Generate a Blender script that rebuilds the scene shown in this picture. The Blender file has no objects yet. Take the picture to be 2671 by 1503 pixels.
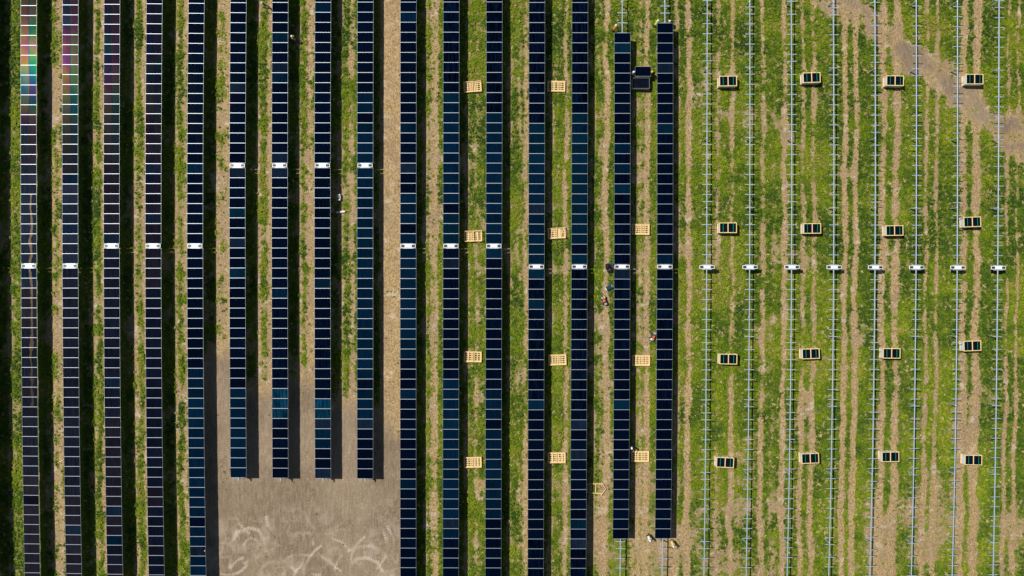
import bpy, bmesh, math, random
import numpy as np
from mathutils import Vector, Matrix

R = math.radians
random.seed(7)
S = bpy.context.scene
COL = S.collection

# ------------------------------------------------------------------ camera, light, exposure
F = 2077.0            # focal length in photo pixels (28 mm lens on a 36 mm wide frame)
CX, CY = 1335.5, 751.5
H0 = 101.75           # drone height over the ground at the middle of the field
cam_d = bpy.data.cameras.new('camera')
cam_d.sensor_width = 36.0
cam_d.lens = 36.0 * F / 2671.0
cam_d.clip_end = 8000
cam = bpy.data.objects.new('camera', cam_d)
cam.location = (0, 0, H0)
cam.rotation_euler = (0, 0, 0)
COL.objects.link(cam)
S.camera = cam

SUN = Vector((-0.60, 0.285, 1.0)).normalized()
SUN_EL = math.asin(SUN.z)
SUN_AZ = math.atan2(SUN.x, SUN.y)
w = bpy.data.worlds.new('World'); S.world = w; w.use_nodes = True
nt = w.node_tree
bg = nt.nodes['Background']
sky = nt.nodes.new('ShaderNodeTexSky')
sky.sky_type = 'NISHITA'; sky.sun_disc = False
sky.sun_elevation = SUN_EL; sky.sun_rotation = SUN_AZ
sky.air_density = 1.0; sky.dust_density = 0.6
nt.links.new(sky.outputs[0], bg.inputs[0])
bg.inputs[1].default_value = 0.05
sl = bpy.data.lights.new('sun', 'SUN'); sl.energy = 4.6; sl.angle = R(0.5); sl.color = (1.0, 0.955, 0.88)
so = bpy.data.objects.new('sun', sl); COL.objects.link(so)
so.rotation_euler = SUN.to_track_quat('Z', 'Y').to_euler()
S.view_settings.view_transform = 'Standard'
S.view_settings.look = 'None'
S.view_settings.exposure = 0.0
S.view_settings.gamma = 1.0

# ------------------------------------------------------------------ terrain and pixel -> ground helpers
def zt(x, y):
    """the field is a very gentle rise: it falls away to both sides and towards the lower end"""
    x = np.asarray(x, float); y = np.asarray(y, float)
    ax = np.abs(x)
    zx = np.where(ax < 66, -4e-4 * ax * ax, -4e-4 * 66 * 66 - 0.02 * (ax - 66) * np.exp(-(ax - 66) / 60))
    yy = np.clip(-y, 0, None)
    zy = np.where(yy < 45, -8e-4 * yy * yy, -8e-4 * 45 * 45 - 0.03 * (yy - 45) * np.exp(-(yy - 45) / 60))
    return zx + zy

def W(px, py, h=0.0):
    x = y = 0.0
    for _ in range(4):
        z = float(zt(x, y)) + h
        D = H0 - z
        x = (px - CX) / F * D; y = (CY - py) / F * D
    return Vector((x, y, float(zt(x, y)) + h))

# ------------------------------------------------------------------ materials
def mat(name, color, rough=0.6, metal=0.0, spec=0.5):
    m = bpy.data.materials.new(name); m.use_nodes = True
    b = m.node_tree.nodes['Principled BSDF']
    b.inputs['Base Color'].default_value = (*color, 1)
    b.inputs['Roughness'].default_value = rough
    b.inputs['Metallic'].default_value = metal
    b.inputs['Specular IOR Level'].default_value = spec
    return m

def nd(m, typ, **kw):
    n = m.node_tree.nodes.new(typ)
    for k, v in kw.items(): setattr(n, k, v)
    return n

def lk(m, a, b): m.node_tree.links.new(a, b)

def noisy(name, c1, c2, scale, rough=0.6, metal=0.0, stretch=(1, 1, 1), bump=0.0, coord='Object', detail=4, lo=0.35, hi=0.65):
    m = mat(name, c1, rough, metal)
    b = m.node_tree.nodes['Principled BSDF']
    tc = nd(m, 'ShaderNodeTexCoord'); mp = nd(m, 'ShaderNodeMapping'); mp.inputs['Scale'].default_value = stretch
    n = nd(m, 'ShaderNodeTexNoise'); n.inputs['Scale'].default_value = scale; n.inputs['Detail'].default_value = detail
    r = nd(m, 'ShaderNodeValToRGB')
    r.color_ramp.elements[0].position = lo; r.color_ramp.elements[0].color = (*c1, 1)
    r.color_ramp.elements[1].position = hi; r.color_ramp.elements[1].color = (*c2, 1)
    lk(m, tc.outputs[coord], mp.inputs[0]); lk(m, mp.outputs[0], n.inputs[0]); lk(m, n.outputs[0], r.inputs[0])
    lk(m, r.outputs[0], b.inputs['Base Color'])
    if bump:
        bu = nd(m, 'ShaderNodeBump'); bu.inputs['Strength'].default_value = bump; bu.inputs['Distance'].default_value = 0.02
        lk(m, n.outputs[0], bu.inputs['Height']); lk(m, bu.outputs[0], b.inputs['Normal'])
    return m

M = {}
M['galv'] = noisy('galvanised_steel', (0.36, 0.46, 0.53), (0.50, 0.59, 0.65), 9, rough=0.5, metal=0.4)
M['frame'] = noisy('anodised_aluminium', (0.52, 0.60, 0.67), (0.62, 0.69, 0.75), 14, rough=0.5, metal=0.55)
M['white'] = noisy('white_coated_metal', (0.78, 0.79, 0.80), (0.84, 0.84, 0.84), 5, rough=0.4)
M['cell'] = noisy('small_cell', (0.015, 0.02, 0.04), (0.05, 0.05, 0.06), 8, rough=0.25)
M['dark'] = noisy('dark_rubber', (0.012, 0.012, 0.014), (0.03, 0.03, 0.032), 12, rough=0.6)
M['pine'] = noisy('pine_timber', (0.80, 0.52, 0.20), (0.90, 0.67, 0.33), 5, rough=0.75, stretch=(1.2, 6, 6))
M['pine_pale'] = noisy('pale_pine_board', (0.72, 0.48, 0.20), (0.84, 0.64, 0.34), 4, rough=0.75, stretch=(1.2, 6, 6))
M['wrap'] = noisy('white_carton', (0.62, 0.65, 0.68), (0.82, 0.83, 0.83), 3, rough=0.5, stretch=(1, 1, 3))
M['strap'] = noisy('green_strap', (0.0, 0.26, 0.13), (0.01, 0.34, 0.19), 6, rough=0.4)
M['bag'] = noisy('black_plastic_bag', (0.008, 0.008, 0.009), (0.02, 0.02, 0.022), 8, rough=0.28, bump=0.8)
M['blue_lid'] = noisy('blue_plastic', (0.006, 0.03, 0.085), (0.008, 0.045, 0.12), 7, rough=0.4)
M['blue_pail'] = noisy('bright_blue_plastic', (0.01, 0.08, 0.55), (0.02, 0.11, 0.65), 7, rough=0.4)
M['red'] = noisy('red_plastic', (0.70, 0.03, 0.012), (0.78, 0.05, 0.02), 7, rough=0.4)
M['orange'] = noisy('orange_paint', (0.72, 0.11, 0.02), (0.80, 0.15, 0.03), 6, rough=0.4)
M['grey'] = noisy('grey_plastic', (0.30, 0.31, 0.32), (0.40, 0.41, 0.42), 6, rough=0.5)
M['lime'] = noisy('lime_lid', (0.36, 0.62, 0.08), (0.45, 0.72, 0.12), 6, rough=0.5)
M['ribbon'] = noisy('green_ribbon', (0.0, 0.36, 0.15), (0.01, 0.46, 0.22), 9, rough=0.4)
M['skin'] = noisy('skin', (0.42, 0.24, 0.16), (0.50, 0.30, 0.21), 9, rough=0.6)
M['hat_w'] = noisy('white_hard_hat', (0.80, 0.80, 0.80), (0.86, 0.86, 0.86), 6, rough=0.3)
M['hat_y'] = noisy('yellow_hard_hat', (0.80, 0.56, 0.01), (0.85, 0.62, 0.02), 6, rough=0.3)
M['boots'] = noisy('leather_boots', (0.03, 0.02, 0.015), (0.06, 0.04, 0.03), 14, rough=0.7)
for k, c in {'jeans': (0.03, 0.05, 0.10), 'dark_cloth': (0.015, 0.016, 0.02), 'white_cloth': (0.74, 0.74, 0.72),
             'orange_cloth': (0.75, 0.17, 0.03), 'lime_cloth': (0.48, 0.70, 0.03), 'olive_cloth': (0.17, 0.22, 0.02),
             'yellow_cloth': (0.80, 0.58, 0.12), 'blue_cloth': (0.02, 0.10, 0.40), 'pink_cloth': (0.75, 0.25, 0.18),
             'cream_cloth': (0.66, 0.56, 0.38)}.items():
    M[k] = noisy(k, tuple(v * 0.8 for v in c), c, 22, rough=0.85, bump=0.3)

# --- solar glass: colour and banding come from each panel (object colour), an anti-reflective film gives the sheen
def glass_material():
    m = mat('thin_film_glass', (0.002, 0.005, 0.02), 0.2)
    b = m.node_tree.nodes['Principled BSDF']
    oi = nd(m, 'ShaderNodeObjectInfo')
    tc = nd(m, 'ShaderNodeTexCoord')
    sep = nd(m, 'ShaderNodeSeparateXYZ'); lk(m, tc.outputs['Object'], sep.inputs[0])
    # vertical cell bands, a little different in each panel
    mp = nd(m, 'ShaderNodeMapping'); mp.inputs['Scale'].default_value = (4.2, 0.5, 1)
    loc = nd(m, 'ShaderNodeCombineXYZ'); mul = nd(m, 'ShaderNodeMath', operation='MULTIPLY'); mul.inputs[1].default_value = 37.0
    lk(m, oi.outputs['Random'], mul.inputs[0]); lk(m, mul.outputs[0], loc.inputs[0]); lk(m, mul.outputs[0], loc.inputs[1])
    lk(m, tc.outputs['Object'], mp.inputs[0]); lk(m, loc.outputs[0], mp.inputs[1])
    n = nd(m, 'ShaderNodeTexNoise'); n.inputs['Scale'].default_value = 1.0; n.inputs['Detail'].default_value = 1.5
    lk(m, mp.outputs[0], n.inputs[0])
    rr = nd(m, 'ShaderNodeMapRange'); rr.inputs['From Min'].default_value = 0.33; rr.inputs['From Max'].default_value = 0.67
    rr.inputs['To Min'].default_value = -1.0; rr.inputs['To Max'].default_value = 1.0
    lk(m, n.outputs[0], rr.inputs[0])
    am = nd(m, 'ShaderNodeMath', operation='MULTIPLY_ADD'); am.inputs[2].default_value = 1.0
    lk(m, rr.outputs[0], am.inputs[0]); lk(m, oi.outputs['Alpha'], am.inputs[1])
    sc = nd(m, 'ShaderNodeVectorMath', operation='SCALE')
    lk(m, oi.outputs['Color'], sc.inputs[0]); lk(m, am.outputs[0], sc.inputs['Scale'])
    lk(m, sc.outputs[0], b.inputs['Base Color'])
    # film thickness: two half lights per panel, drifting along the rows
    geo = nd(m, 'ShaderNodeNewGeometry')
    mp2 = nd(m, 'ShaderNodeMapping'); mp2.inputs['Scale'].default_value = (0.03, 0.085, 1)
    lk(m, geo.outputs['Position'], mp2.inputs[0])
    n2 = nd(m, 'ShaderNodeTexNoise'); n2.inputs['Scale'].default_value = 1.0; n2.inputs['Detail'].default_value = 2.5
    lk(m, mp2.outputs[0], n2.inputs[0])
    half = nd(m, 'ShaderNodeMapRange', interpolation_type='SMOOTHSTEP')
    half.inputs['From Min'].default_value = -0.10; half.inputs['From Max'].default_value = 0.16
    half.inputs['To Min'].default_value = 0.0; half.inputs['To Max'].default_value = 105.0
    lk(m, sep.outputs[0], half.inputs[0])
    n3 = nd(m, 'ShaderNodeTexNoise'); n3.inputs['Scale'].default_value = 1.1; n3.inputs['Detail'].default_value = 2
    mp3 = nd(m, 'ShaderNodeMapping'); mp3.inputs['Scale'].default_value = (1.2, 0.35, 1)
    lk(m, geo.outputs['Position'], mp3.inputs[0]); lk(m, mp3.outputs[0], n3.inputs[0])
    ta = nd(m, 'ShaderNodeMath', operation='MULTIPLY_ADD'); ta.inputs[1].default_value = 560.0; ta.inputs[2].default_value = -60.0
    lk(m, n2.outputs[0], ta.inputs[0])
    tb = nd(m, 'ShaderNodeMath', operation='MULTIPLY_ADD'); tb.inputs[1].default_value = 70.0
    lk(m, n3.outputs[0], tb.inputs[0]); lk(m, ta.outputs[0], tb.inputs[2])
    td = nd(m, 'ShaderNodeMath', operation='ADD'); lk(m, tb.outputs[0], td.inputs[0]); lk(m, half.outputs[0], td.inputs[1])
    lk(m, td.outputs[0], b.inputs['Thin Film Thickness'])
    b.inputs['Thin Film IOR'].default_value = 2.0
    b.inputs['IOR'].default_value = 1.45
    b.inputs['Roughness'].default_value = 0.155
    p2 = nd(m, 'ShaderNodeBsdfPrincipled'); p2.inputs['Roughness'].default_value = 0.45; p2.inputs['Specular IOR Level'].default_value = 0.0
    lk(m, sc.outputs[0], p2.inputs['Base Color'])
    mx = nd(m, 'ShaderNodeMixShader'); mx.inputs[0].default_value = 0.0024
    lk(m, p2.outputs[0], mx.inputs[1]); lk(m, b.outputs[0], mx.inputs[2])
    out = m.node_tree.nodes['Material Output']; lk(m, mx.outputs[0], out.inputs['Surface'])
    return m
M['glass'] = glass_material()
def streaked_glass():  # sun-glint streaks along the glass, painted in as tan diffuse colour
    m = M['glass'].copy(); m.name = 'glint_streaked_glass'
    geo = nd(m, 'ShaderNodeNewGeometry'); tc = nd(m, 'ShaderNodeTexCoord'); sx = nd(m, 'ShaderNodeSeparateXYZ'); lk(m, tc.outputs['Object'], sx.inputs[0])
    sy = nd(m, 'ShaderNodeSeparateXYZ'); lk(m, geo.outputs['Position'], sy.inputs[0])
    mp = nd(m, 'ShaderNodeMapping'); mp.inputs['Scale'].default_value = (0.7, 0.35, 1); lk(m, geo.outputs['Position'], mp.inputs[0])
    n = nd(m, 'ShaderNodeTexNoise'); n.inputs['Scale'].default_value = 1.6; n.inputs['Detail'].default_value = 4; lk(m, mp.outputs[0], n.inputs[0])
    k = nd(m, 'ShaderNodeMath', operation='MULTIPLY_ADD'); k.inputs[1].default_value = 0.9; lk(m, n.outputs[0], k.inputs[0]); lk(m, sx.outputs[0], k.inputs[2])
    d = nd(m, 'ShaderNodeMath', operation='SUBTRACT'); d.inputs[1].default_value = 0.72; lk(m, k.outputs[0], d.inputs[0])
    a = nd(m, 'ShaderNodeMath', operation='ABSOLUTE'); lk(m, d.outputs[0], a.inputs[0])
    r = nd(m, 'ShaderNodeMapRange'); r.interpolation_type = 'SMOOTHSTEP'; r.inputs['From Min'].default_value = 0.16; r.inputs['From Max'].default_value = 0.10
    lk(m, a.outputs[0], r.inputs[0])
    # the painted streaks fade further down the row
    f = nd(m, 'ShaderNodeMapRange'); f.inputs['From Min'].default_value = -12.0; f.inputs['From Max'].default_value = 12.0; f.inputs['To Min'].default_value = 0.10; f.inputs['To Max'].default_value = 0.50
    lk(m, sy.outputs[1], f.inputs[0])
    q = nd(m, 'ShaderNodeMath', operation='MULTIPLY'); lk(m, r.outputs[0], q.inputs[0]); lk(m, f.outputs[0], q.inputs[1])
    painted_glint = nd(m, 'ShaderNodeBsdfDiffuse'); painted_glint.inputs[0].default_value = (0.40, 0.27, 0.13, 1)
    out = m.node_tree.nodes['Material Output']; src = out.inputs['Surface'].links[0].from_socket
    mx = nd(m, 'ShaderNodeMixShader'); lk(m, q.outputs[0], mx.inputs[0]); lk(m, src, mx.inputs[1]); lk(m, painted_glint.outputs[0], mx.inputs[2])
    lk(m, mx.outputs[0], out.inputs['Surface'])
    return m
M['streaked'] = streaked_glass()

# ------------------------------------------------------------------ mesh builder
class MB:
    def __init__(self): self.v = []; self.f = []; self.mi = []
    def add(self, vs, fs, mi=0):
        o = len(self.v); self.v += [tuple(v) for v in vs]
        self.f += [tuple(i + o for i in f) for f in fs]; self.mi += [mi] * len(fs)
    def box(self, c, s, rot=None, mi=0, taper=1.0):
        vs = []
        for dz in (-1, 1):
            t = taper if dz > 0 else 1.0
            for dx, dy in ((-1, -1), (1, -1), (1, 1), (-1, 1)):
                p = Vector((dx * s[0] / 2 * t, dy * s[1] / 2 * t, dz * s[2] / 2))
                if rot is not None: p = rot @ p
                vs.append(p + Vector(c))
        self.add(vs, [(3, 2, 1, 0), (4, 5, 6, 7), (0, 1, 5, 4), (1, 2, 6, 5), (2, 3, 7, 6), (3, 0, 4, 7)], mi)
    def beam(self, a, b, wd, ht, mi=0, up=Vector((0, 0, 1))):
        a = Vector(a); b = Vector(b); d = (b - a)
        x = d.normalized(); y = up.cross(x)
        if y.length < 1e-4: y = Vector((0, 1, 0))
        y.normalize(); z = x.cross(y)
        r = Matrix((x, y, z)).transposed()
        self.box((a + b) / 2, (d.length, wd, ht), r, mi)
    def lathe(self, prof, n=16, c=(0, 0, 0), mi=0, sx=1.0, sy=1.0, rot=None):
        vs = []
        for r, z in prof:
            for i in range(n):
                a = 2 * math.pi * i / n
                p = Vector((r * math.cos(a) * sx, r * math.sin(a) * sy, z))
                if rot is not None: p = rot @ p
                vs.append(p + Vector(c))
        fs = []
        for k in range(len(prof) - 1):
            for i in range(n):
                j = (i + 1) % n
                fs.append((k * n + i, k * n + j, (k + 1) * n + j, (k + 1) * n + i))
        fs.append(tuple(range(n - 1, -1, -1))); fs.append(tuple((len(prof) - 1) * n + i for i in range(n)))
        self.add(vs, fs, mi)
    def tube(self, pts, r, n=8, mi=0):
        pts = [Vector(p) for p in pts]; vs = []; fs = []
        for k, p in enumerate(pts):
            d = (pts[min(k + 1, len(pts) - 1)] - pts[max(k - 1, 0)]).normalized()
            u = d.orthogonal() if abs(d.z) > 0.9 else Vector((0, 0, 1)).cross(d)
            u.normalize(); v = d.cross(u)
            for i in range(n):
                a = 2 * math.pi * (i + 0.5) / n
                vs.append(p + u * r * math.cos(a) + v * r * math.sin(a))
        for k in range(len(pts) - 1):
            for i in range(n):
                j = (i + 1) % n
                fs.append((k * n + i, k * n + j, (k + 1) * n + j, (k + 1) * n + i))
        fs.append(tuple(range(n - 1, -1, -1))); fs.append(tuple((len(pts) - 1) * n + i for i in range(n)))
        self.add(vs, fs, mi)
    def mesh(self, name, mats, smooth=False, bevel=0.0):
        me = bpy.data.meshes.new(name)
        me.from_pydata(self.v, [], self.f)
        if not isinstance(mats, (list, tuple)): mats = [mats]
        for mm in mats: me.materials.append(mm)
        me.polygons.foreach_set('material_index', self.mi)
        if bevel:
            bm = bmesh.new(); bm.from_mesh(me)
            bmesh.ops.bevel(bm, geom=bm.edges[:] , offset=bevel, segments=1, affect='EDGES', clamp_overlap=True)
            bm.to_mesh(me); bm.free()
        me.polygons.foreach_set('use_smooth', [smooth] * len(me.polygons))
        me.update()
        return me

def link(name, data, parent=None, loc=(0, 0, 0), rot=(0, 0, 0)):
    o = bpy.data.objects.new(name, data); COL.objects.link(o)
    if parent is not None: o.parent = parent
    o.location = loc; o.rotation_euler = rot
    return o

def tag(o, label=None, cat=None, group=None, kind=None):
    if label: o['label'] = label
    if cat: o['category'] = cat
    if group: o['group'] = group
    if kind: o['kind'] = kind
    return o

def thing(name, label, cat, loc, rz=0.0, group=None):
    return tag(link(name, None, None, loc, (0, 0, rz)), label, cat, group)

def part(name, mb, mats, parent, smooth=False, bevel=0.0, loc=(0, 0, 0), rot=(0, 0, 0)):
    return link(name, mb.mesh(name, mats, smooth, bevel), parent, loc, rot)

def copy_tree(o, parent=None):
    c = o.copy(); COL.objects.link(c); c.parent = parent
    for ch in list(o.children): copy_tree(ch, c)
    return c

# ------------------------------------------------------------------ numpy noise
def vnoise(x, y, sc, seed):
    rs = np.random.RandomState(seed); T = rs.rand(256, 256)
    u = x / sc + 1000.0; v = y / sc + 1000.0
    iu = np.floor(u).astype(int); iv = np.floor(v).astype(int)
    fu = u - iu; fv = v - iv
    fu = fu * fu * (3 - 2 * fu); fv = fv * fv * (3 - 2 * fv)
    a = T[iu % 256, iv % 256]; b = T[(iu + 1) % 256, iv % 256]; c = T[iu % 256, (iv + 1) % 256]; d = T[(iu + 1) % 256, (iv + 1) % 256]
    return (a * (1 - fu) + b * fu) * (1 - fv) + (c * (1 - fu) + d * fu) * fv

def fbm(x, y, sc, seed, octs=4, gain=0.5):
    t = 0; a = 1.0; s = 0
    for k in range(octs):
        t = t + a * vnoise(x * (0.8 ** 0) + 0.37 * k * sc, y - 0.61 * k * sc, sc / 2 ** k, seed + k); s += a; a *= gain
    return t / s

def sstep(a, b, x):
    t = np.clip((x - a) / (b - a), 0, 1); return t * t * (3 - 2 * t)

# ------------------------------------------------------------------ rows: photo x of the row axis at four heights of the picture, and y of the drive
ROWS = [  # x@0, x@500, x@1000, x@1500, drive y
    (-34.0, -34.5, -31.5, -23.5, 693.8),
    (75.0, 74.7, 77.4, 84.5, 693.8), (183.8, 182.8, 185.3, 192.9, 693.8), (292.2, 290.9, 292.9, 300.2, 641.7),
    (402.8, 399.7, 401.2, 408.4, 641.7), (512.4, 508.6, 510.3, 517.1, 641.7), (621.9, 619.1, 620.3, 624.2, 431.7),
    (731.0, 729.3, 730.2, 732.8, 431.7), (842.6, 841.0, 841.7, 843.2, 431.7), (953.1, 952.2, 952.2, 952.6, 431.7),
    (1065.3, 1064.8, 1064.5, 1064.8, 642), (1177.2, 1176.4, 1176.0, 1175.7, 642), (1289.5, 1288.6, 1287.4, 1286.6, 642),
    (1400.5, 1399.7, 1398.3, 1397.1, 695.9), (1512.8, 1511.7, 1510.0, 1507.9, 695.9), (1623.4, 1623.1, 1621.6, 1617.9, 695.9),
    (1734.8, 1734.7, 1732.8, 1727.6, 695.9), (1845.5, 1844.5, 1842.4, 1836.9, 696.9), (1956.6, 1956.6, 1954.1, 1947.2, 696.9),
    (2064.8, 2066.2, 2063.1, 2054.1, 696.9), (2174.4, 2176.2, 2172.7, 2162.7, 697.2), (2283.1, 2284.4, 2280.3, 2270.0, 697.4),
    (2391.3, 2391.7, 2387.9, 2378.6, 697.6), (2498.9, 2498.9, 2495.5, 2485.1, 698.0), (2607.5, 2605.5, 2600.7, 2591.7, 698.6)]
COEF = [np.polyfit([0, 500, 1000, 1500], r[:4], 3) for r in ROWS]
HP = 1.75                      # height of the panel plane
def row_px(i, py): return float(np.polyval(COEF[i], min(max(py, -60), 1560)))
def row_pt(i, y, h=HP):
    """world point on the axis of row i at world y, h above the ground"""
    x = (row_px(i, 750) - CX) / F * H0
    for _ in range(3):
        D = H0 - float(zt(x, y)) - HP
        py = CY - y * F / D
        x = (row_px(i, py) - CX) / F * D
    return Vector((x, y, float(zt(x, y)) + h))

# ------------------------------------------------------------------ ground
def lines(lo, hi, fine, zones=()):
    out = list(np.arange(lo, hi + 1e-6, fine))
    for a, b, s in zones:
        out = [v for v in out if v < a or v > b] + list(np.arange(a, b + 1e-6, s))
    far = [1.5, 4, 9, 18, 40, 90, 200, 450, 1000, 2500]
    return np.array(sorted([lo - f for f in far] + out + [hi + f for f in far]))

gx = lines(-76, 76, 0.16, [(-39, -13.5, 0.09)])
gy = lines(-47, 47, 0.16, [(-37.5, -23.5, 0.09)])
X, Y = np.meshgrid(gx, gy)
Z = zt(X, Y)
PX = CX + X * F / (H0 - Z); PY = CY - Y * F / (H0 - Z)

# sunlit lanes: (x of the middle at the top, x at the bottom, half width, strength) of bare wheel tracks, photo pixels
TR = []
def track(x0, x1, hw, s): TR.append((x0, x1, hw, s))
ax = lambda i, d: (ROWS[i][0] + d, ROWS[i][3] + d)
for i, tr in {0: [(54, 7, .25)], 1: [(62, 10, .42), (80, 9, .55), (45, 6, .2)], 2: [(62, 6, .3), (84, 7, .6), (50, 8, .2)],
              3: [(58, 7, .4), (86, 7, .6)], 4: [(56, 7, .35), (82, 9, .45)], 5: [(55, 8, .45), (68, 8, .35), (84, 12, .6)],
              6: [(52, 7, .4), (84, 10, .6)], 7: [(50, 8, .4), (84, 10, .55), (72, 8, .3)], 8: [(46, 8, .4), (76, 9, .45)],
              9: [(46, 9, .6), (62, 10, .55), (82, 14, .8)], 10: [(44, 8, .4), (60, 6, .45), (72, 8, .65)],
              11: [(40, 8, .4), (66, 7, .3)], 12: [(38, 8, .4), (82, 9, .6), (64, 6, .25)], 13: [(36, 8, .4), (76, 7, .6)],
              14: [(34, 8, .35), (70, 9, .8), (54, 6, .25)], 15: [(33, 8, .4), (66, 9, .75), (48, 7, .45)],
              16: [(34, 9, .45), (64, 9, .8)], 17: [(30, 7, .4), (67, 8, .65)], 18: [(35, 8, .65), (62, 9, .25), (90, 9, .8)],
              19: [(30, 8, .6), (58, 9, .65)], 20: [(30, 9, .9), (58, 9, .9)], 21: [(21, 10, .8), (56, 11, .75)],
              22: [(26, 7, .6), (53, 7, .65)], 23: [(16, 11, .8), (50, 13, .9)], 24: [(22, 6, .7), (48, 6, .7)]}.items():
    for d, hw, s in tr:
        x0, x1 = ax(i, d); track(x0, x1, hw, s)

n_big = fbm(X, Y, 14.0, 11, 3)
n_mid = fbm(X, Y, 3.2, 21, 4, 0.6)
n_mid2 = fbm(X + 40, Y, 1.3, 31, 3, 0.6)
n_fine = fbm(X, Y, 0.55, 41, 2, 0.7)
n_str = fbm(X * 3.2, Y * 0.35, 2.0, 51, 3, 0.6)      # streaks along the driving direction

cover = 0.825 + 0.34 * (n_big - 0.5) + 0.72 * (n_mid - 0.5) + 0.62 * (n_mid2 - 0.5)
cover += 0.12 * sstep(1750, 2100, PX) * (1 - sstep(700, 1250, PY))
cover -= (0.15 + 0.25 * (n_mid2 - 0.3)) * sstep(950, 1400, PY) * sstep(1300, 1500, PX)
cover -= 0.07 * (1 - sstep(1000, 1250, PX))
cover += 0.10 * sstep(1750, 1950, PX) * sstep(900, 1200, PY)
straw = 0.35 + 0.8 * (n_mid2 - 0.5) + 0.5 * (n_big - 0.5)
wob = (fbm(X * 0.4, Y, 5.0, 61, 3) - 0.5) * 14
amp = 0.95 + 0.55 * (fbm(X * 0.6, Y, 6.0, 71, 3) - 0.5)
for x0, x1, hw, s in TR:
    xc = x0 + (x1 - x0) * np.clip(PY / 1500, 0, 1) ** 2
    d = np.abs(PX - xc + wob) / (hw * (0.72 + 0.5 * n_mid))
    k = np.clip(1.35 - d, 0, 1)
    cover -= np.where(X > -16, 0.85, 0.80) * s * k * amp
    straw += 0.35 * s * k
# worn soil: polygons in photo pixels, with ragged edges
jx = (fbm(X, Y, 4.5, 81, 4) - 0.5) * 70; jy = (fbm(X, Y, 4.5, 91, 4) - 0.5) * 90
QX, QY = PX + jx, PY + jy
soil = np.zeros_like(X)
def blob(cx, cy, rx, ry, s):
    global cover
    d = np.sqrt(((QX - cx) / rx) ** 2 + ((QY - cy) / ry) ** 2)
    cover -= 0.7 * s * (1 - sstep(0.4, 1.2, d)) * (0.6 + 0.8 * n_mid2)
# bare yard at the lower left and the lanes that run up out of it
yard = sstep(1215, 1275, QY) * sstep(560, 600, PX + 0.5 * jx) * (1 - sstep(1030, 1048, PX + 0.15 * jx))
for a, b, y0 in ((548, 600, 900), (645, 706, 1000), (757, 818, 985), (870, 930, 1020), (985, 1042, 1090)):
    yard = np.maximum(yard, sstep(y0 - 30, y0 + 80, QY) * sstep(a - 14, a - 4, PX) * (1 - sstep(b + 4, b + 14, PX)))
    yard = np.maximum(yard, sstep(y0 + 40, y0 + 120, QY) * sstep(a - 50, a - 30, PX) * (1 - sstep(b + 30, b + 50, PX)) * 0.8)
yard *= (1 - 0.0 * PX)
lane9 = sstep(985, 996, PX) * (1 - sstep(1040, 1050, PX)) * 0.42
cover -= lane9 * (1 - 0.2 * n_mid)
cover -= 1.5 * yard
soil = np.maximum(soil, yard)
# bare diagonal swath at the upper right
t = ((QX - 2190) * 0.80 + (QY + 20) * 0.60)
dd = np.abs(-(QX - 2190) * 0.60 + (QY + 20) * 0.80 - 10)
sw = (1 - sstep(2, 64, dd)) * sstep(-140, -20, t) * (0.80 + 2.6 * (n_mid - 0.5) + 1.2 * (n_mid2 - 0.5))
cover -= 1.25 * np.clip(sw, 0, 1)
soil = np.maximum(soil, 0.9 * np.clip(sw, 0, 1))
for b in ((1880, 640, 40, 50, .35), (2040, 640, 30, 60, .4), (2090, 670, 30, 40, .35), (2325, 660, 26, 60, .5), (2330, 740, 20, 60, .4),
          (1395, 410, 20, 60, .4), (1650, 290, 20, 40, .4), (1210, 440, 30, 50, .35), (1780, 640, 30, 30, .4), (1970, 330, 36, 40, .4),
          (2060, 350, 30, 50, .45), (1450, 700, 34, 30, .35), (1560, 1380, 60, 110, .35), (1760, 1080, 50, 110, .35),
          (1380, 1300, 40, 160, .4), (2290, 1430, 60, 160, .7), (2420, 1350, 80, 160, .35), (2520, 1130, 40, 120, .5),
          (2640, 1420, 60, 120, .4), (1740, 1440, 60, 80, .4), (2090, 1050, 26, 60, .5), (1255, 1290, 24, 60, .5),
          (1240, 1030, 26, 50, .35), (1950, 1180, 60, 90, .25), (1350, 960, 30, 60, .35), (2250, 850, 26, 60, .35)):
    blob(*b)
cover = np.clip(cover + 0.45 * (n_fine - 0.5), -0.3, 1.25)
soil = np.clip(soil + 0.25 * sstep(1100, 1400, PY) * sstep(1300, 1500, PX), 0, 1)

# wheel and lug marks in the yard: pale pressed soil
tread = np.zeros_like(X)
yardbox = (PX > 540) & (PX < 1045) & (PY > 1225)
MARKS = [((70, 985), (80, 1060), (120, 1120), (175, 1150)), ((0, 1080), (40, 1150), (60, 1220), (80, 1270)),
         ((680, 1270), (740, 1235), (850, 1225), (930, 1255), (990, 1310), (1020, 1390), (1030, 1450)),
         ((710, 1370), (760, 1325), (850, 1315), (920, 1350), (960, 1420)), ((180, 1360), (240, 1310), (330, 1290), (420, 1290)),
         ((210, 1220), (300, 1170)), ((540, 1090), (640, 1090)), ((90, 1330), (180, 1330)), ((350, 1370), (520, 1390)),
         ((600, 1120), (690, 1210)), ((480, 1290), (560, 1350), (640, 1420)), ((220, 960), (300, 940), (370, 980), (390, 1040)),
         ((-190, 1200), (-150, 1120), (-60, 1090), (20, 1110), (60, 1170)), ((-150, 1000), (-130, 1060), (-60, 1130)),
         ((-100, 1230), (-80, 1180), (-40, 1160), (0, 1180), (20, 1230)), ((-70, 1240), (-50, 1200), (-20, 1210), (0, 1250)),
         ((560, 1160), (640, 1190), (700, 1260)), ((250, 1380), (300, 1420), (280, 1450)), ((730, 990), (820, 1030)),
         ((330, 790), (350, 860)), ((60, 890), (110, 850)), ((540, 1400), (600, 1450)), ((760, 1290), (860, 1330))]
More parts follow.
